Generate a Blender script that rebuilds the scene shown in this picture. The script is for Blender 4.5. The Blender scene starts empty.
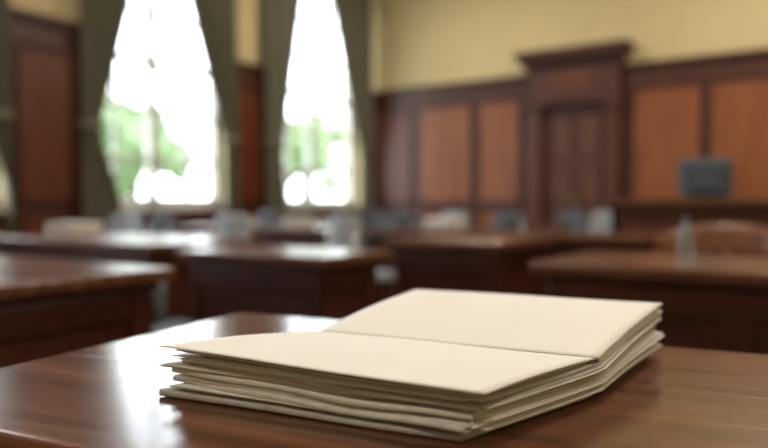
import bpy, bmesh, math, random
from mathutils import Vector, Matrix, noise
random.seed(7)
scene = bpy.context.scene
col = scene.collection
scene.view_settings.view_transform = 'Standard'
scene.view_settings.look = 'None'
scene.view_settings.exposure = 0.0

# ---------------------------------------------------------------- materials
def newmat(name):
    m = bpy.data.materials.new(name); m.use_nodes = True
    nt = m.node_tree
    return m, nt, nt.nodes['Principled BSDF']

def wood(name, c1, c2, rough=0.35, scale=(3, 40, 40), coat=0.0, bump=0.05, crough=0.2):
    m, nt, b = newmat(name)
    tc = nt.nodes.new('ShaderNodeTexCoord')
    mp = nt.nodes.new('ShaderNodeMapping'); mp.inputs['Scale'].default_value = scale
    n1 = nt.nodes.new('ShaderNodeTexNoise'); n1.inputs['Scale'].default_value = 1.0
    n1.inputs['Detail'].default_value = 6; n1.inputs['Roughness'].default_value = 0.6
    n1.inputs['Distortion'].default_value = 0.6
    cr = nt.nodes.new('ShaderNodeValToRGB')
    cr.color_ramp.elements[0].position = 0.3; cr.color_ramp.elements[0].color = (*c1, 1)
    cr.color_ramp.elements[1].position = 0.72; cr.color_ramp.elements[1].color = (*c2, 1)
    nt.links.new(tc.outputs['Object'], mp.inputs['Vector'])
    nt.links.new(mp.outputs['Vector'], n1.inputs['Vector'])
    nt.links.new(n1.outputs['Fac'], cr.inputs['Fac'])
    nt.links.new(cr.outputs['Color'], b.inputs['Base Color'])
    mr = nt.nodes.new('ShaderNodeMapRange')
    mr.inputs['To Min'].default_value = rough - 0.05; mr.inputs['To Max'].default_value = rough + 0.08
    nt.links.new(n1.outputs['Fac'], mr.inputs['Value'])
    nt.links.new(mr.outputs['Result'], b.inputs['Roughness'])
    bp = nt.nodes.new('ShaderNodeBump'); bp.inputs['Strength'].default_value = bump
    bp.inputs['Distance'].default_value = 0.002
    nt.links.new(n1.outputs['Fac'], bp.inputs['Height'])
    nt.links.new(bp.outputs['Normal'], b.inputs['Normal'])
    b.inputs['Coat Weight'].default_value = coat
    b.inputs['Coat Roughness'].default_value = crough
    return m

def plain(name, c, rough=0.6, var=0.1, scale=8.0, metal=0.0, bump=0.0):
    m, nt, b = newmat(name)
    tc = nt.nodes.new('ShaderNodeTexCoord')
    n1 = nt.nodes.new('ShaderNodeTexNoise'); n1.inputs['Scale'].default_value = scale
    n1.inputs['Detail'].default_value = 4
    cr = nt.nodes.new('ShaderNodeValToRGB')
    cr.color_ramp.elements[0].position = 0.3
    cr.color_ramp.elements[0].color = (*[v * (1 - var) for v in c], 1)
    cr.color_ramp.elements[1].position = 0.7
    cr.color_ramp.elements[1].color = (*[min(1, v * (1 + var)) for v in c], 1)
    nt.links.new(tc.outputs['Object'], n1.inputs['Vector'])
    nt.links.new(n1.outputs['Fac'], cr.inputs['Fac'])
    nt.links.new(cr.outputs['Color'], b.inputs['Base Color'])
    b.inputs['Roughness'].default_value = rough
    b.inputs['Metallic'].default_value = metal
    if bump:
        bp = nt.nodes.new('ShaderNodeBump'); bp.inputs['Strength'].default_value = bump
        bp.inputs['Distance'].default_value = 0.001
        nt.links.new(n1.outputs['Fac'], bp.inputs['Height'])
        nt.links.new(bp.outputs['Normal'], b.inputs['Normal'])
    return m

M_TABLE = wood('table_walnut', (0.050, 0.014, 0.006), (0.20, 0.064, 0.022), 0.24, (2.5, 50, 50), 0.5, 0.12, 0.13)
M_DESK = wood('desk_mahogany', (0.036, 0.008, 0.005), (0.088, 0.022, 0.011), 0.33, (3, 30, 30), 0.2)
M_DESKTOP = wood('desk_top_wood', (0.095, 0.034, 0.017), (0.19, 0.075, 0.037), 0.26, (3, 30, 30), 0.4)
M_STILE = wood('panel_stile_wood', (0.050, 0.011, 0.006), (0.098, 0.023, 0.011), 0.4, (25, 25, 2.5), 0.1)
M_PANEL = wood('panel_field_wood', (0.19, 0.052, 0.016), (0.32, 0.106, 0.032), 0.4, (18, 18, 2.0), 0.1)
M_PANELD = wood('panel_red_shade_wood', (0.095, 0.020, 0.008), (0.155, 0.037, 0.015), 0.4, (18, 18, 2.0), 0.1)  # darker red panel wood; on the corner panel its darkness is painted shade
M_DOOR = wood('door_wood', (0.085, 0.025, 0.013), (0.15, 0.050, 0.025), 0.4, (20, 20, 2.0), 0.1)
M_CHAIRW = wood('chair_oak', (0.15, 0.055, 0.026), (0.25, 0.10, 0.046), 0.4, (20, 20, 4), 0.1)
M_WALL = plain('cream_plaster', (0.66, 0.55, 0.315), 0.85, 0.04, 3.0)
M_CEIL = plain('ceiling_plaster', (0.75, 0.70, 0.58), 0.9, 0.03, 3.0)
M_FLOOR = wood('floor_boards', (0.06, 0.025, 0.012), (0.13, 0.055, 0.028), 0.45, (2, 14, 14))
M_CURT = plain('curtain_fabric', (0.17, 0.165, 0.12), 0.9, 0.15, 30.0)
M_WHITE = plain('window_paint', (0.60, 0.60, 0.57), 0.5, 0.02, 5.0)
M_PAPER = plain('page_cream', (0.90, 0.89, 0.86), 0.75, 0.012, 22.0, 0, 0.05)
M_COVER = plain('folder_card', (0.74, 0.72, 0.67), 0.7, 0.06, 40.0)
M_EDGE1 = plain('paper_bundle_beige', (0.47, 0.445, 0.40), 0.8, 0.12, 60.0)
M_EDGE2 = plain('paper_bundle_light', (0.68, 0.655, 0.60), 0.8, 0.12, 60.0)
M_SPINE = plain('spine_crease_shade', (0.12, 0.105, 0.09), 0.8, 0.1, 60.0)  # dark colour standing in for shade in the fold gap
M_GREY = plain('chair_grey_fabric', (0.10, 0.115, 0.14), 0.6, 0.08, 30.0)
M_METAL = plain('brushed_metal', (0.45, 0.45, 0.46), 0.3, 0.05, 20.0, 0.9)
M_DARKP = plain('monitor_plastic', (0.075, 0.105, 0.135), 0.45, 0.08, 10.0)
M_BRASS = plain('brass', (0.55, 0.36, 0.12), 0.3, 0.05, 10.0, 1.0)
M_LEAF = plain('foliage', (0.16, 0.225, 0.11), 0.8, 0.35, 2.5)
M_BARK = plain('bark', (0.10, 0.07, 0.05), 0.9, 0.3, 6.0)
M_GRASS = plain('lawn_grass', (0.17, 0.23, 0.12), 0.9, 0.3, 1.5)

mg, nt, b = newmat('window_glass')
out = nt.nodes['Material Output']
tr = nt.nodes.new('ShaderNodeBsdfTransparent'); gl = nt.nodes.new('ShaderNodeBsdfGlossy')
gl.inputs['Roughness'].default_value = 0.02
mx = nt.nodes.new('ShaderNodeMixShader'); mx.inputs[0].default_value = 0.05
nt.links.new(tr.outputs[0], mx.inputs[1]); nt.links.new(gl.outputs[0], mx.inputs[2])
nt.links.new(mx.outputs[0], out.inputs['Surface']); M_GLASS = mg
mb, nt, b = newmat('clear_bottle')
b.inputs['Base Color'].default_value = (0.55, 0.6, 0.62, 1); b.inputs['Roughness'].default_value = 0.1
b.inputs['Transmission Weight'].default_value = 0.7; M_BOTTLE = mb
me_, nt, b = newmat('lamp_diffuser')
b.inputs['Emission Color'].default_value = (1, 0.9, 0.75, 1); b.inputs['Emission Strength'].default_value = 3.0
M_LAMP = me_

# ---------------------------------------------------------------- helpers
class MB:
    def __init__(s): s.bm = bmesh.new(); s.mats = []
    def mi(s, m):
        if m not in s.mats: s.mats.append(m)
        return s.mats.index(m)
    def box(s, x0, x1, y0, y1, z0, z1, m):
        x0, x1 = sorted((x0, x1)); y0, y1 = sorted((y0, y1)); z0, z1 = sorted((z0, z1))
        v = [s.bm.verts.new(p) for p in ((x0,y0,z0),(x1,y0,z0),(x1,y1,z0),(x0,y1,z0),(x0,y0,z1),(x1,y0,z1),(x1,y1,z1),(x0,y1,z1))]
        i = s.mi(m)
        for f in ((0,3,2,1),(4,5,6,7),(0,1,5,4),(1,2,6,5),(2,3,7,6),(3,0,4,7)):
            fc = s.bm.faces.new([v[k] for k in f]); fc.material_index = i
    def lathe(s, cx, cy, prof, m, n=20, smooth=True):
        i = s.mi(m); rings = []
        for r, z in prof:
            rings.append([s.bm.verts.new((cx + r*math.cos(2*math.pi*k/n), cy + r*math.sin(2*math.pi*k/n), z)) for k in range(n)])
        for a, b_ in zip(rings, rings[1:]):
            for k in range(n):
                f = s.bm.faces.new((a[k], a[(k+1)%n], b_[(k+1)%n], b_[k])); f.material_index = i; f.smooth = smooth
        f = s.bm.faces.new(list(reversed(rings[0]))); f.material_index = i
        f = s.bm.faces.new(rings[-1]); f.material_index = i
    def tube(s, p0, p1, r0, r1, m, n=10):
        i = s.mi(m); p0 = Vector(p0); p1 = Vector(p1); d = (p1-p0).normalized()
        a = d.orthogonal().normalized(); c = d.cross(a)
        R = []
        for p, r in ((p0, r0), (p1, r1)):
            R.append([s.bm.verts.new(p + a*r*math.cos(2*math.pi*k/n) + c*r*math.sin(2*math.pi*k/n)) for k in range(n)])
        for k in range(n):
            f = s.bm.faces.new((R[0][k], R[0][(k+1)%n], R[1][(k+1)%n], R[1][k])); f.material_index = i; f.smooth = True
        f = s.bm.faces.new(list(reversed(R[0]))); f.material_index = i
        f = s.bm.faces.new(R[1]); f.material_index = i
    def grid(s, fn, nu, nv, m, smooth=True, thick=None):
        i = s.mi(m)
        A = [[s.bm.verts.new(fn(a/nu, b_/nv)) for b_ in range(nv+1)] for a in range(nu+1)]
        for a in range(nu):
            for b_ in range(nv):
                f = s.bm.faces.new((A[a][b_], A[a+1][b_], A[a+1][b_+1], A[a][b_+1])); f.material_index = i; f.smooth = smooth
        if thick:
            B = [[s.bm.verts.new(Vector(fn(a/nu, b_/nv)) + Vector(thick(a/nu, b_/nv))) for b_ in range(nv+1)] for a in range(nu+1)]
            for a in range(nu):
                for b_ in range(nv):
                    f = s.bm.faces.new((B[a][b_], B[a][b_+1], B[a+1][b_+1], B[a+1][b_])); f.material_index = i; f.smooth = smooth
            for a in range(nu):
                for q in (0, nv):
                    f = s.bm.faces.new((A[a][q], A[a+1][q], B[a+1][q], B[a][q])); f.material_index = i
            for b_ in range(nv):
                for q in (0, nu):
                    f = s.bm.faces.new((A[q][b_], A[q][b_+1], B[q][b_+1], B[q][b_])); f.material_index = i
    def done(s, name, loc=(0,0,0), rz=0.0, bevel=0.0, parent=None):
        bmesh.ops.recalc_face_normals(s.bm, faces=s.bm.faces)
        me = bpy.data.meshes.new(name); s.bm.to_mesh(me); s.bm.free()
        for m in s.mats: me.materials.append(m)
        o = bpy.data.objects.new(name, me); col.objects.link(o)
        o.location = loc; o.rotation_euler = (0, 0, rz)
        if bevel:
            md = o.modifiers.new('bevel', 'BEVEL'); md.width = bevel; md.segments = 2; md.limit_method = 'ANGLE'
        if parent: o.parent = parent
        return o

# ---------------------------------------------------------------- room
WX, BY = -5.74, 8.19          # left wall face, back wall face
RX, FY, CZ = 4.2, -3.6, 4.4   # right wall, front wall, ceiling
SILL, WTOP = 0.90, 3.85
WINS = [(0.20, 2.02), (2.74, 4.50), (5.20, 7.0), (7.6, 9.4)]  # distance from back corner

m = MB(); m.box(WX-0.3, RX+0.3, FY-0.3, BY+0.3, -0.12, 0, M_FLOOR); m.done('floor')
m = MB(); m.box(WX-0.3, RX+0.3, FY-0.3, BY+0.3, CZ, CZ+0.12, M_CEIL); m.done('ceiling')
m = MB(); m.box(WX-0.3, RX+0.3, BY, BY+0.3, 0, CZ, M_WALL); m.done('wall_back')
m = MB(); m.box(RX, RX+0.3, FY, BY, 0, CZ, M_WALL); m.done('wall_right')
m = MB(); m.box(WX-0.3, RX+0.3, FY-0.3, FY, 0, CZ, M_WALL); m.done('wall_front')
m = MB()
edges = [0.0]
for a, b_ in WINS: edges += [a, b_]
edges.append(BY-FY)
for i in range(0, len(edges), 2):
    m.box(WX-0.3, WX, BY-edges[i], BY-edges[i+1], 0, CZ, M_WALL)
for a, b_ in WINS:
    m.box(WX-0.3, WX, BY-a, BY-b_, 0, SILL, M_WALL)
    m.box(WX-0.3, WX, BY-a, BY-b_, WTOP, CZ, M_WALL)
m.done('wall_left')

def P_left(a, dep, z): return (WX+dep, BY-a, z)
def P_back(a, dep, z): return (WX+a, BY-dep, z)
def pbox(m, P, a0, a1, d0, d1, z0, z1, mat):
    p = P(a0, d0, z0); q = P(a1, d1, z1)
    m.box(p[0], q[0], p[1], q[1], p[2], q[2], mat)
def panel(m, P, a0, a1, z0, z1, mat, dep=0.04):
    w = 0.035
    pbox(m, P, a0, a1, dep-0.002, dep+0.012, z0, z1, mat)
    for (x0, x1, y0, y1) in ((a0-w, a0, z0-w, z1+w), (a1, a1+w, z0-w, z1+w), (a0, a1, z0-w, z0), (a0, a1, z1, z1+w)):
        pbox(m, P, x0, x1, dep-0.002, dep+0.028, y0, y1, M_STILE)
PT = 2.52
def wains(m, P, a0, a1, ztop, cuts, mats, crown=True):
    pbox(m, P, a0, a1, 0, 0.04, 0, ztop, M_STILE)
    pbox(m, P, a0, a1, 0.04, 0.06, 0, 0.16, M_STILE)
    if crown:
        pbox(m, P, a0, a1, 0.04, 0.075, ztop-0.06, ztop-0.025, M_STILE)
        pbox(m, P, a0, a1, 0, 0.11, ztop-0.025, ztop+0.02, M_STILE)
        pbox(m, P, a0, a1, 0.04, 0.055, ztop-0.24, ztop-0.21, M_STILE)
    for (c0, c1), mt in zip(cuts, mats):
        if crown:
            panel(m, P, c0, c1, 0.98, ztop-0.29, mt)
        panel(m, P, c0, c1, 0.26, min(0.84, ztop-0.12), mt)

m = MB()
wains(m, P_back, 0.0, 2.43, PT, [(0.12, 0.74), (0.90, 1.66), (1.80, 2.33)], [M_PANELD, M_PANEL, M_PANEL])  # first panel by the corner has its shade painted in as darker wood
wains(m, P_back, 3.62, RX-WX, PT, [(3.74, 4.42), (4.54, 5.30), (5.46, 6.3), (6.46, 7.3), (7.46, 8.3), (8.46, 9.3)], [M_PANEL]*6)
m.done('trim_1', bevel=0.004)
m = MB()
prev = 0.0
for (a, b_) in WINS:
    cuts = [(prev+0.12, a-0.12)] if a-prev > 0.5 else []
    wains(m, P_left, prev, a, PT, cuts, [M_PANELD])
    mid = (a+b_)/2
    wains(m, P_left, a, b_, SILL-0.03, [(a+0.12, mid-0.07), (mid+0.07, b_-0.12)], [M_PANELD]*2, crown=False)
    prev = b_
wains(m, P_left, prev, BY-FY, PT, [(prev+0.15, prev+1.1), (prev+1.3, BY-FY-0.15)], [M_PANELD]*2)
m.done('trim_2', bevel=0.004)

# windows
for n, (a, b_) in enumerate(WINS, 1):
    m = MB()
    y1, y0 = BY-a, BY-b_
    fx0, fx1 = WX-0.20, WX-0.12
    m.box(WX-0.3, WX+0.07, y0, y1, SILL-0.03, SILL+0.01, M_WHITE)
    fw = 0.07
    m.box(fx0, fx1, y0, y0+fw, SILL, WTOP, M_WHITE); m.box(fx0, fx1, y1-fw, y1, SILL, WTOP, M_WHITE)
    m.box(fx0, fx1, y0, y1, SILL+0.01, SILL+0.10, M_WHITE); m.box(fx0, fx1, y0, y1, WTOP-fw, WTOP, M_WHITE)
    ym = (y0+y1)/2
    m.box(fx0, fx1, ym-0.050, ym+0.050, SILL, WTOP, M_WHITE)
    for q in (0.25, 0.75):
        yy = y0+(y1-y0)*q
        m.box(fx0+0.02, fx1-0.02, yy-0.015, yy+0.015, SILL, WTOP, M_WHITE)
    for q in range(1, 6):
        zz = SILL+(WTOP-SILL)*q/6; hw = 0.04 if q == 3 else 0.02
        m.box(fx0+0.015, fx1-0.015, y0, y1, zz-hw, zz+hw, M_WHITE)
    m.box(WX-0.163, WX-0.157, y0+0.02, y1-0.02, SILL+0.02, WTOP-0.02, M_GLASS)
    m.done('window_%d' % n, bevel=0.003)

# curtains
CD = 0.13
def curtain(outer_top, outer_bot, inner_top, tie, inner_bot, tz=1.65, folds=7, sh=0.13):
    outer_top += sh; outer_bot += sh; inner_top += sh; tie += sh; inner_bot += sh
    m = MB(); zt, zb = 3.95, 0.17
    def ss(t): t = max(0, min(1, t)); return t*t*(3-2*t)
    def fn(u, v):
        z = zb+(zt-zb)*v
        if z > tz:
            t = (z-tz)/(zt-tz); inn = tie+(inner_top-tie)*(t**0.95); out_ = outer_top
        else:
            t = (tz-z)/(tz-zb); inn = tie+(inner_bot-tie)*ss(t*2.0); out_ = outer_top+(outer_bot-outer_top)*ss(t)
        s = out_+(inn-out_)*u
        amp = 0.030*(0.5+0.5*min(1, abs(z-tz)/0.9))
        dx = amp*math.sin(2*math.pi*folds*u+0.5*math.sin(z*1.3))+0.006*math.sin(13*u+z*2)
        return Vector((WX+CD+dx, BY-s, z))
    m.grid(fn, 84, 48, M_CURT, thick=lambda u, v: (0.006, 0, 0))
    lo, hi = sorted((outer_top, tie))
    m.box(WX+0.085, WX+0.18, BY-hi-0.01, BY-lo, tz-0.04, tz+0.04, M_CURT)
    m.tube((WX+0.05, BY-outer_top, tz), (WX+0.13, BY-outer_top, tz), 0.012, 0.012, M_BRASS)
    return m.done('window_curtain')
curtain(-0.03, -0.03, 0.98, 0.22, 0.24, folds=6)
curtain(2.13, 2.12, 1.36, 1.84, 1.78, folds=6)
curtain(2.58, 2.58, 3.52, 2.76, 2.76, folds=6)
curtain(4.46, 4.47, 3.64, 4.28, 4.08, folds=6)
curtain(5.08, 5.06, 5.85, 5.26, 5.10)
curtain(7.00, 7.02, 6.15, 6.78, 6.66)
curtain(7.40, 7.38, 8.2, 7.60, 7.55)
curtain(9.45, 9.47, 8.6, 9.2, 9.1)
for a, b_ in WINS:
    m = MB()
    ye = max(a-0.13, 0.02)
    m.tube((WX+CD, BY-ye, 4.0), (WX+CD, BY-b_-0.12, 4.0), 0.018, 0.018, M_BRASS)
    for q in (a+0.05, b_-0.05):
        m.tube((WX+0.001, BY-q, 4.0), (WX+CD, BY-q, 4.0), 0.01, 0.01, M_BRASS)
    m.done('curtain_rod')

# door with case
m = MB()
pb = lambda *k: pbox(m, P_back, *k)
d0, d1 = 2.50, 3.60
E = 0.001
pb(d0, d0+0.17, E, 0.14, 0, 2.13, M_STILE); pb(d1-0.17, d1, E, 0.14, 0, 2.13, M_STILE)
pb(d0-0.02, d0+0.19, E, 0.17, 0, 0.22, M_STILE); pb(d1-0.19, d1+0.02, E, 0.17, 0, 0.22, M_STILE)
pb(d0-0.02, d0+0.19, E, 0.18, 2.05, 2.13, M_STILE); pb(d1-0.19, d1+0.02, E, 0.18, 2.05, 2.13, M_STILE)
pb(d0+0.05, d0+0.12, 0.14, 0.15, 0.3, 1.98, M_PANELD); pb(d1-0.12, d1-0.05, 0.14, 0.15, 0.3, 1.98, M_PANELD)
pb(d0-0.02, d1+0.02, E, 0.19, 2.13, 2.25, M_STILE)
pb(d0, d1, E, 0.16, 2.25, 2.58, M_STILE)
pb(d0+0.30, d1-0.30, 0.16, 0.172, 2.30, 2.52, M_PANELD)
pb(d0-0.04, d1+0.04, E, 0.22, 2.58, 2.64, M_STILE)
pb(d0-0.09, d1+0.09, E, 0.28, 2.64, 2.70, M_STILE)
pb(d0-0.13, d1+0.13, E, 0.33, 2.70, 2.77, M_STILE)
pb(d0+0.17, d1-0.17, E, 0.04, 0.0, 2.13, M_DOOR)
for c in ((d0+0.24, (d0+d1)/2-0.04), ((d0+d1)/2+0.04, d1-0.24)):
    for z0, z1 in ((0.15, 0.80), (0.92, 1.40), (1.50, 2.02)):
        panel(m, P_back, c[0]+0.03, c[1]-0.03, z0+0.03, z1-0.03, M_DOOR, dep=0.04)
m.tube(P_back((d0+d1)/2+0.02, 0.04, 1.0), P_back((d0+d1)/2+0.02, 0.10, 1.0), 0.012, 0.012, M_BRASS)
m.tube(P_back((d0+d1)/2+0.02, 0.10, 1.0), P_back((d0+d1)/2+0.02, 0.13, 1.0), 0.028, 0.028, M_BRASS, 16)
m.done('door_1', bevel=0.006)

# ---------------------------------------------------------------- desks
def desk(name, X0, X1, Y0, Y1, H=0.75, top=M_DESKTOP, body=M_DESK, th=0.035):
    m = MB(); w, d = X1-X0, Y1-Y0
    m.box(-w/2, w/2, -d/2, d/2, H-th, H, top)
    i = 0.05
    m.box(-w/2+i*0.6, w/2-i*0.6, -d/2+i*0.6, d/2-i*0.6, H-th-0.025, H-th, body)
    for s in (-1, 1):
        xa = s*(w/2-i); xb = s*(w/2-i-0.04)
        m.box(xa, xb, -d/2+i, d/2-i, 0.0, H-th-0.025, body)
        xs = s*(w/2-i+0.012)
        m.box(xa-s*0.002, xs, -d/2+i+0.0, -d/2+i+0.07, 0, H-th-0.025, body)
        m.box(xa-s*0.002, xs, d/2-i-0.07, d/2-i, 0, H-th-0.025, body)
        m.box(xa-s*0.002, xs, -d/2+i+0.07, d/2-i-0.07, 0.0, 0.1, body)
        m.box(xa-s*0.002, xs, -d/2+i+0.07, d/2-i-0.07, H-th-0.10, H-th-0.025, body)
    ya, yb, yc = -d/2+i, -d/2+i+0.03, -d/2+i-0.012
    m.box(-w/2+i+0.04, w/2-i-0.04, ya, yb, 0.05, H-th-0.025, body)
    n = max(1, round((w-0.1)/0.6))
    seg = (w-2*i)/n
    for k in range(n+1):
        xm = -w/2+i+seg*k
        m.box(max(-w/2+i, xm-0.04), min(w/2-i, xm+0.04), yc, ya+0.002, 0.05, H-th-0.025, body)
    m.box(-w/2+i+0.04, w/2-i-0.04, yc+0.001, ya+0.002, 0.05, 0.15, body)
    m.box(-w/2+i+0.04, w/2-i-0.04, yc+0.001, ya+0.002, H-th-0.11, H-th-0.025, body)
    return m.done(name, loc=((X0+X1)/2, (Y0+Y1)/2, 0), bevel=0.006)

DESKS = [(-3.1, -1.59, -0.3, 1.31), (-2.25, -1.48, 1.85, 2.28), (-4.2, -2.62, 2.0, 2.75),
         (-2.03, -1.34, 3.04, 3.70), (-1.95, -0.92, 4.0, 4.5), (-0.83, 0.9, 2.07, 2.72),
         (-4.95, -3.2, 4.05, 4.6), (-3.05, -2.15, 4.3, 4.85), (-3.7, -2.12, 5.9, 6.45), (-5.2, -3.95, 5.7, 6.25)]
for D in DESKS: desk('courtroom_desk', *D)

# foreground table, rotated 8.7 deg to the room
RZ = math.radians(8.7)
def rot(u, v): return (u*math.cos(RZ)-v*math.sin(RZ), u*math.sin(RZ)+v*math.cos(RZ))
U0, U1, V0, V1 = -0.71, 0.95, 0.36, 0.95
uc, vc = (U0+U1)/2, (V0+V1)/2
m = MB(); w, d = U1-U0, V1-V0
m.box(-w/2, w/2, -d/2, d/2, 0.715, 0.75, M_TABLE)
m.box(-w/2+0.03, w/2-0.03, -d/2+0.03, d/2-0.03, 0.70, 0.716, M_TABLE)
for s in (-1, 1):
    m.box(s*(w/2-0.05), s*(w/2-0.075), -d/2+0.06, d/2-0.06, 0.60, 0.70, M_TABLE)
    m.box(-w/2+0.06, w/2-0.06, s*(d/2-0.05), s*(d/2-0.075), 0.60, 0.70, M_TABLE)
    for t in (-1, 1):
        m.box(s*(w/2-0.04), s*(w/2-0.11), t*(d/2-0.04), t*(d/2-0.11), 0, 0.70, M_TABLE)
cx, cy = rot(uc, vc)
o = m.done('writing_table', loc=(cx, cy, 0), rz=RZ)
md = o.modifiers.new('bevel', 'BEVEL'); md.width = 0.008; md.segments = 4; md.limit_method = 'ANGLE'

# ---------------------------------------------------------------- open documents stack
su, sv = -0.25, 0.68
sx, sy = rot(su, sv)
emp = bpy.data.objects.new('open_document_stack', None); col.objects.link(emp)
emp.location = (sx, sy, 0.7505); emp.rotation_euler = (0, 0, RZ)
NL, NR = (-0.457, 0.498), (-0.160, 0.490)
SL, SR = (-0.386, 0.657), (-0.092, 0.657)
FL, FR = (-0.352, 0.860), (-0.052, 0.886)
BS = 0.43
def lerp(a, b_, t): return a+(b_-a)*t
def uvpos(a, bb):
    if bb < BS:
        t = bb/BS; L = [lerp(NL[i], SL[i], t) for i in (0,1)]; R = [lerp(NR[i], SR[i], t) for i in (0,1)]
    else:
        t = (bb-BS)/(1-BS); L = [lerp(SL[i], FL[i], t) for i in (0,1)]; R = [lerp(SR[i], FR[i], t) for i in (0,1)]
    return (lerp(L[0], R[0], a)-su, lerp(L[1], R[1], a)-sv)
def ztop(a, bb):
    n = lerp(0.0375, 0.0300, a); s = lerp(0.036, 0.033, a); f = lerp(0.058, 0.053, a)
    if bb < BS: return lerp(n, s, bb/BS)
    t = (bb-BS)/(1-BS); return lerp(s, f, t**0.8)
random.seed(5)
NF = 8
ths = [1.25, 0.85, 1.1, 0.75, 1.2, 0.9, 1.05, 0.7]; tot = sum(ths); acc = 0; spans = []
for t in ths: spans.append((acc/tot, (acc+t*0.86)/tot)); acc += t
JA = [-0.007, 0.005, -0.004, 0.007, 0.001, -0.006, 0.008, 0.003]
JB = [-0.005, 0.003, -0.002, 0.007, 0.001, 0.008, 0.002, 0.008]
for k, (q0, q1) in enumerate(spans):
    ja, jb, jr = JA[k], JB[k], random.uniform(-0.020, 0.020)
    ph = random.uniform(0, 6)
    def base(a, bb, q, ins=0.0, ph=ph, ja=ja, jb=jb, jr=jr):
        x, y = uvpos(a, bb)
        x += ja*(1-0.3*bb) + ins*(0.5-a)*2 + 0.0010*math.sin(7*bb+ph)
        y += jb + jr*(a-0.5)*(1-bb) + 0.0009*math.sin(9*a+ph)
        edge = max(0, 1-bb/0.25)
        wv = (0.0012*math.sin(6*a+1.0)+0.0006*math.sin(14*a+2.0))*(0.35+edge)
        side = 0.0005*math.sin(9*bb+1.5)
        z = q*ztop(a, bb)+wv*math.sin(math.pi*min(1, q*1.05))+side*math.sin(math.pi*q)
        return Vector((x, y, max(z, 0.0003)))
    m = MB(); T = 0.0005
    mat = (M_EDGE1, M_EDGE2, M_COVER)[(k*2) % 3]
    folded = k in (0, 2, 4, 6)
    if folded:
        def U(u, v, base=base, q0=q0, q1=q1):
            if v < 0.42: return base(u, 1-v/0.42*0.985, q0)
            if v > 0.58: return base(u, 0.015+(v-0.58)/0.42*0.985, q1)
            t = (v-0.42)/0.16
            p = base(u, 0.015, q0); p2 = base(u, 0.015, q1)
            r = (p2.z-p.z)/2; an = -math.pi/2+math.pi*t
            return Vector((p.x, p.y-r*0.8*math.cos(an), (p.z+p2.z)/2+r*math.sin(an)))
        m.grid(U, 36, 50, mat, thick=lambda u, v: (0, 0, T))
    ns = 3 if folded else 5
    for j in range(ns):
        qq = lerp(q0, q1, (j+1)/(ns+1)) if folded else lerp(q0, q1, j/(ns-1))
        ins = random.uniform(-0.004, 0.004); st = random.uniform(0.0, 0.022) if not folded else 0.03
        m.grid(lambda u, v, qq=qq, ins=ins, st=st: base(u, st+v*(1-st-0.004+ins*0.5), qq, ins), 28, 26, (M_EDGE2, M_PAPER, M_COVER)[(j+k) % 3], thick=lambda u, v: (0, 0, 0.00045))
    m.done('paper_bundle_%d' % (k+1), parent=emp)

def leaf(name, c, z, mat, T, curl=(0, 0), n=26, wob=0.0006, lift=0.0):
    m = MB()
    def fn(a, t):
        x = lerp(lerp(c[0][0], c[1][0], a), lerp(c[3][0], c[2][0], a), t)-su
        y = lerp(lerp(c[0][1], c[1][1], a), lerp(c[3][1], c[2][1], a), t)-sv
        zz = lerp(lerp(z[0], z[1], a), lerp(z[3], z[2], a), t)
        zz += curl[0]*math.sin(math.pi*a)*(1-t)+curl[1]*math.sin(math.pi*t)
        zz += wob*math.sin(8*a+5*t)
        zz += lift*(1-t)**2*a**3
        return Vector((x, y, zz))
    m.grid(fn, n, n, mat, thick=lambda u, v: (0, 0, T))
    return m.done(name, parent=emp)
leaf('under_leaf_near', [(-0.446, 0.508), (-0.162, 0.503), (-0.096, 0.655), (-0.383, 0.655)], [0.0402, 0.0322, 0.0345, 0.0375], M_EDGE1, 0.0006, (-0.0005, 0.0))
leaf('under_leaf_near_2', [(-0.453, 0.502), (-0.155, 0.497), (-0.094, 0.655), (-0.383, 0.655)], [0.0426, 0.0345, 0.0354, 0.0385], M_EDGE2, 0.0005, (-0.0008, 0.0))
leaf('cover_near', [(-0.462, 0.494), (-0.145, 0.486), (-0.091, 0.6555), (-0.383, 0.6555)], [0.0466, 0.0390, 0.0372, 0.0402], M_PAPER, 0.0010, (0.0004, 0.0025), wob=0.0004, lift=0.0012)
leaf('spine_shade_strip', [(-0.386, 0.652), (-0.090, 0.652), (-0.088, 0.662), (-0.384, 0.662)], [0.0385, 0.0355, 0.0355, 0.0385], M_SPINE, 0.0010)  # dark strip under the gap between covers, painting the crease shade
for j in range(5):
    e = random.uniform(-0.003, 0.003)
    leaf('page_far_%d' % (j+1), [(-0.383+e, 0.660), (-0.090+e, 0.660), (-0.050+e, 0.889-abs(e)*2), (-0.353+e, 0.862-abs(e))],
         [0.0368+j*0.0005, 0.0344+j*0.0005, 0.0540+j*0.0012, 0.0590+j*0.0012], (M_PAPER, M_EDGE2, M_EDGE1)[j % 3], 0.0005, (0, 0.0025), wob=0.0003)
leaf('cover_far', [(-0.385, 0.6585), (-0.088, 0.6585), (-0.046, 0.894), (-0.356, 0.866)], [0.0398, 0.0375, 0.0602, 0.0645], M_PAPER, 0.0008, (0, 0.003), wob=0.0003)

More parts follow.
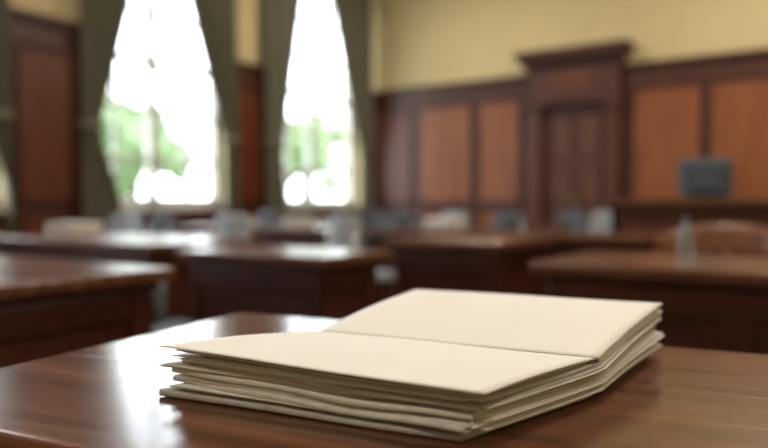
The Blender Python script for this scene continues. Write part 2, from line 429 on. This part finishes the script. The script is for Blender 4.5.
# ---------------------------------------------------------------- chairs
def chair(x, y, rz, top=0.87, w=0.34, fab=None):
    fab = fab or M_GREY
    m = MB()
    def pad(cx, cz, ww, hh, dd, y0, curve, mat):
        def f(u, v):
            a = (u-0.5)*2; bz = (v-0.5)*2
            rx = (1-abs(bz)**4*0.12); rz_ = (1-abs(a)**4*0.12)
            return Vector((cx+a*ww/2*rx, y0+curve*a*a, cz+bz*hh/2*rz_))
        m.grid(f, 14, 10, mat, thick=lambda u, v: (0, dd, 0))
    hb = min(0.30, (top-0.5)*0.8)
    pad(0, top-hb/2, w, hb, 0.04, 0.18, -0.05, fab)
    def seat(u, v):
        a = (u-0.5)*2; bb = (v-0.5)*2
        return Vector((a*0.20*(1-abs(bb)**4*0.1), bb*0.20*(1-abs(a)**4*0.1), 0.44-0.01*(1-a*a)))
    m.grid(seat, 12, 12, fab, thick=lambda u, v: (0, 0, 0.05))
    for s in (-1, 1):
        m.tube((s*0.16, 0.17, 0.44), (s*0.19, 0.21, 0.0), 0.012, 0.012, M_METAL)
        m.tube((s*0.16, -0.16, 0.44), (s*0.19, -0.19, 0.0), 0.012, 0.012, M_METAL)
        m.tube((s*0.12, 0.17, 0.44), (s*0.12, 0.20, top-0.10), 0.011, 0.011, M_METAL)
    return m.done('office_chair', loc=(x, y, 0), rz=rz)
M_LGREY = plain('chair_light_fabric', (0.36, 0.39, 0.43), 0.6, 0.08, 30.0)
for (x, y, r, f, w_) in [(-4.55, 3.15, 0.2, M_LGREY, 0.30), (-4.25, 3.55, 3.1, M_GREY, 0.28), (-3.6, 3.6, 3.3, M_LGREY, 0.28), (-3.5, 4.95, 0.1, M_GREY, 0.3), (-2.68, 3.75, 3.0, M_LGREY, 0.24),
                  (-3.3, 5.45, 3.2, M_GREY, 0.3), (-2.8, 5.5, 3.0, M_LGREY, 0.26), (-2.34, 5.5, 3.3, M_GREY, 0.26), (-2.35, 6.85, 0.0, M_GREY, 0.3), (-1.9, 6.6, 0.3, M_LGREY, 0.24),
                  (-4.7, 5.2, 3.1, M_GREY, 0.3)]:
    chair(x, y, r, fab=f, w=w_)
chair(-1.95, 1.58, 3.1, top=0.70, w=0.32)

# wooden armchair behind the right desk
m = MB()
def backf(u, v):
    a = (u-0.5)*math.pi*1.05
    return Vector((0.28*math.sin(a), 0.10-0.26*(1-math.cos(a))+0.03*v, 0.70+0.15*v-0.06*abs(math.sin(a))**2*v))
m.grid(backf, 24, 4, M_CHAIRW, thick=lambda u, v: (0, 0.025, 0))
m.grid(lambda u, v: Vector(((u-0.5)*0.50, (v-0.5)*0.46-0.08, 0.43)), 4, 4, M_CHAIRW, thick=lambda u, v: (0, 0, 0.04))
for s in (-1, 1):
    for t in (-0.28, 0.10):
        m.tube((s*0.22, t, 0.44), (s*0.24, t*1.1, 0), 0.02, 0.016, M_CHAIRW)
    m.tube((s*0.23, -0.10, 0.46), (s*0.26, -0.09, 0.72), 0.014, 0.014, M_CHAIRW)
for k in range(5):
    x = -0.16+0.08*k
    m.tube((x, 0.10, 0.46), (x, 0.10, 0.73), 0.010, 0.010, M_CHAIRW)
m.done('wooden_armchair', loc=(-0.42, 3.3, 0), rz=0.15)

# judge's bench
m = MB()
bx0, bx1, by0, by1 = -1.60, 1.6, 5.5, 6.3
m.box(bx0, bx1, by0, by1, 0.93, 0.98, M_DESKTOP)
m.box(bx0+0.03, bx1-0.03, by0+0.03, by1-0.03, 0.89, 0.93, M_DESK)
m.box(bx0+0.06, bx1-0.06, by0+0.06, by0+0.11, 0, 0.89, M_DESK)
m.box(bx0+0.06, bx0+0.11, by0+0.06, by1-0.06, 0, 0.89, M_DESK)
m.box(bx1-0.11, bx1-0.06, by0+0.06, by1-0.06, 0, 0.89, M_DESK)
for k in range(5):
    xa = bx0+0.16+k*0.59
    m.box(xa, xa+0.49, by0+0.045, by0+0.062, 0.12, 0.78, M_PANELD)
m.box(bx0+0.05, bx1-0.05, by0+0.04, by0+0.062, 0, 0.09, M_DESK)
m.done('judges_bench', bevel=0.006)

# monitor on the bench (rear towards the room)
m = MB()
m.box(-0.19, 0.19, -0.02, 0.03, 0.015, 0.31, M_DARKP)
m.box(-0.175, 0.175, -0.12, -0.02, 0.02, 0.295, M_DARKP)
m.box(-0.12, 0.12, -0.17, -0.12, 0.06, 0.26, M_DARKP)
m.box(-0.05, 0.05, -0.07, 0.0, 0.01, 0.05, M_DARKP)
m.box(-0.13, 0.13, -0.12, 0.08, 0.0, 0.015, M_DARKP)
m.done('computer_monitor', loc=(-0.90, 5.85, 0.98), rz=0.25, bevel=0.01)

# bottle on right desk
m = MB()
m.lathe(0, 0, [(0.022, 0), (0.024, 0.01), (0.024, 0.08), (0.018, 0.098), (0.010, 0.112), (0.010, 0.125)], M_BOTTLE)
m.lathe(0, 0, [(0.0125, 0.122), (0.0125, 0.137)], M_GREY)
m.done('water_bottle', loc=(-0.46, 2.6, 0.7505))

# small paper piles on desks
def pile(x, y, n=5, rz=0.0):
    m = MB()
    for k in range(n):
        dx, dy = random.uniform(-.01, .01), random.uniform(-.01, .01)
        m.box(-0.10+dx, 0.10+dx, -0.13+dy, 0.13+dy, k*0.012, k*0.012+0.010, M_PAPER if k % 2 else M_COVER)
    m.done('paper_stack', loc=(x, y, 0.7505), rz=rz)
pile(-3.98, 2.5, 6, 0.3); pile(-3.7, 4.3, 7, 0.4); pile(-2.5, 4.55, 7, 0.1); pile(-4.4, 4.3, 5, 0.2)

# ---------------------------------------------------------------- outdoors
m = MB(); m.box(-60, WX-0.31, -40, 50, -0.56, -0.51, M_GRASS); m.done('lawn')
def tree(x, y, h, r, seed):
    random.seed(seed)
    m = MB(); m.tube((0, 0, 0), (0.1, 0, h*0.6), 0.16, 0.09, M_BARK, 12)
    i = m.mi(M_LEAF)
    for k in range(24):
        a = random.uniform(0, 6.28); rr = r*math.sqrt(random.random()); zz = h*0.68+random.uniform(-0.4, 0.4)*h*0.55
        c = Vector((rr*math.cos(a), rr*math.sin(a), zz)); s = random.uniform(0.2, 0.4)*r
        res = bmesh.ops.create_icosphere(m.bm, subdivisions=3, radius=s)
        for v in res['verts']:
            n_ = noise.noise(v.co*4/s*0.6+c)
            v.co = v.co*(1+0.45*n_)+c
        for v in res['verts']:
            for f in v.link_faces: f.material_index = i
    m.done('garden_tree', loc=(x, y, -0.5))
tree(-16.0, 9.6, 4.2, 1.4, 1); tree(-14.0, 16.4, 4.3, 1.5, 2); tree(-19, 14.0, 4.8, 1.6, 3); tree(-14, 4.0, 3.4, 1.3, 4)

# ---------------------------------------------------------------- lights
w = bpy.data.worlds.new('World'); scene.world = w; w.use_nodes = True
bg = w.node_tree.nodes['Background']
bg.inputs['Color'].default_value = (0.85, 0.94, 1.0, 1); bg.inputs['Strength'].default_value = 9.0
for n, (a, b_) in enumerate(WINS):
    L = bpy.data.lights.new('portal', 'AREA'); L.shape = 'RECTANGLE'
    L.size = WTOP-SILL; L.size_y = b_-a; L.cycles.is_portal = True
    o = bpy.data.objects.new('window_skylight_portal', L); col.objects.link(o)
    o.location = (WX-0.28, BY-(a+b_)/2, (SILL+WTOP)/2); o.rotation_euler = (0, math.radians(-90), 0)
for (x, y, e) in [(-3.6, 6.0, 55), (-0.2, 6.0, 85), (-3.6, 2.2, 26), (-0.2, 2.2, 56), (2.6, 4.0, 40), (1.2, -1.2, 46), (-2.6, -1.6, 22)]:
    m = MB(); m.lathe(0, 0, [(0.30, 0.0), (0.30, 0.06), (0.27, 0.08)], M_WHITE, 32); m.lathe(0, 0, [(0.05, -0.02), (0.26, -0.012), (0.27, 0.0)], M_LAMP, 32)
    f = m.done('ceiling_light', loc=(x, y, CZ-0.08))
    L = bpy.data.lights.new('lamp', 'AREA'); L.shape = 'DISK'; L.size = 0.5; L.energy = e; L.color = (1, 0.89, 0.74)
    o = bpy.data.objects.new('lamp_bulb', L); col.objects.link(o); o.parent = f; o.location = (0, 0, -0.03)

# ---------------------------------------------------------------- camera
cam = bpy.data.cameras.new('camera'); cam.sensor_width = 36; cam.lens = 32.34
cam.clip_start = 0.02; cam.clip_end = 200
cam.dof.use_dof = True; cam.dof.focus_distance = 0.62; cam.dof.aperture_fstop = 2.2
o = bpy.data.objects.new('camera', cam); col.objects.link(o)
o.location = (0, 0, 0.93); o.rotation_euler = (math.radians(90-1.58), 0, math.radians(33.7))
scene.camera = o
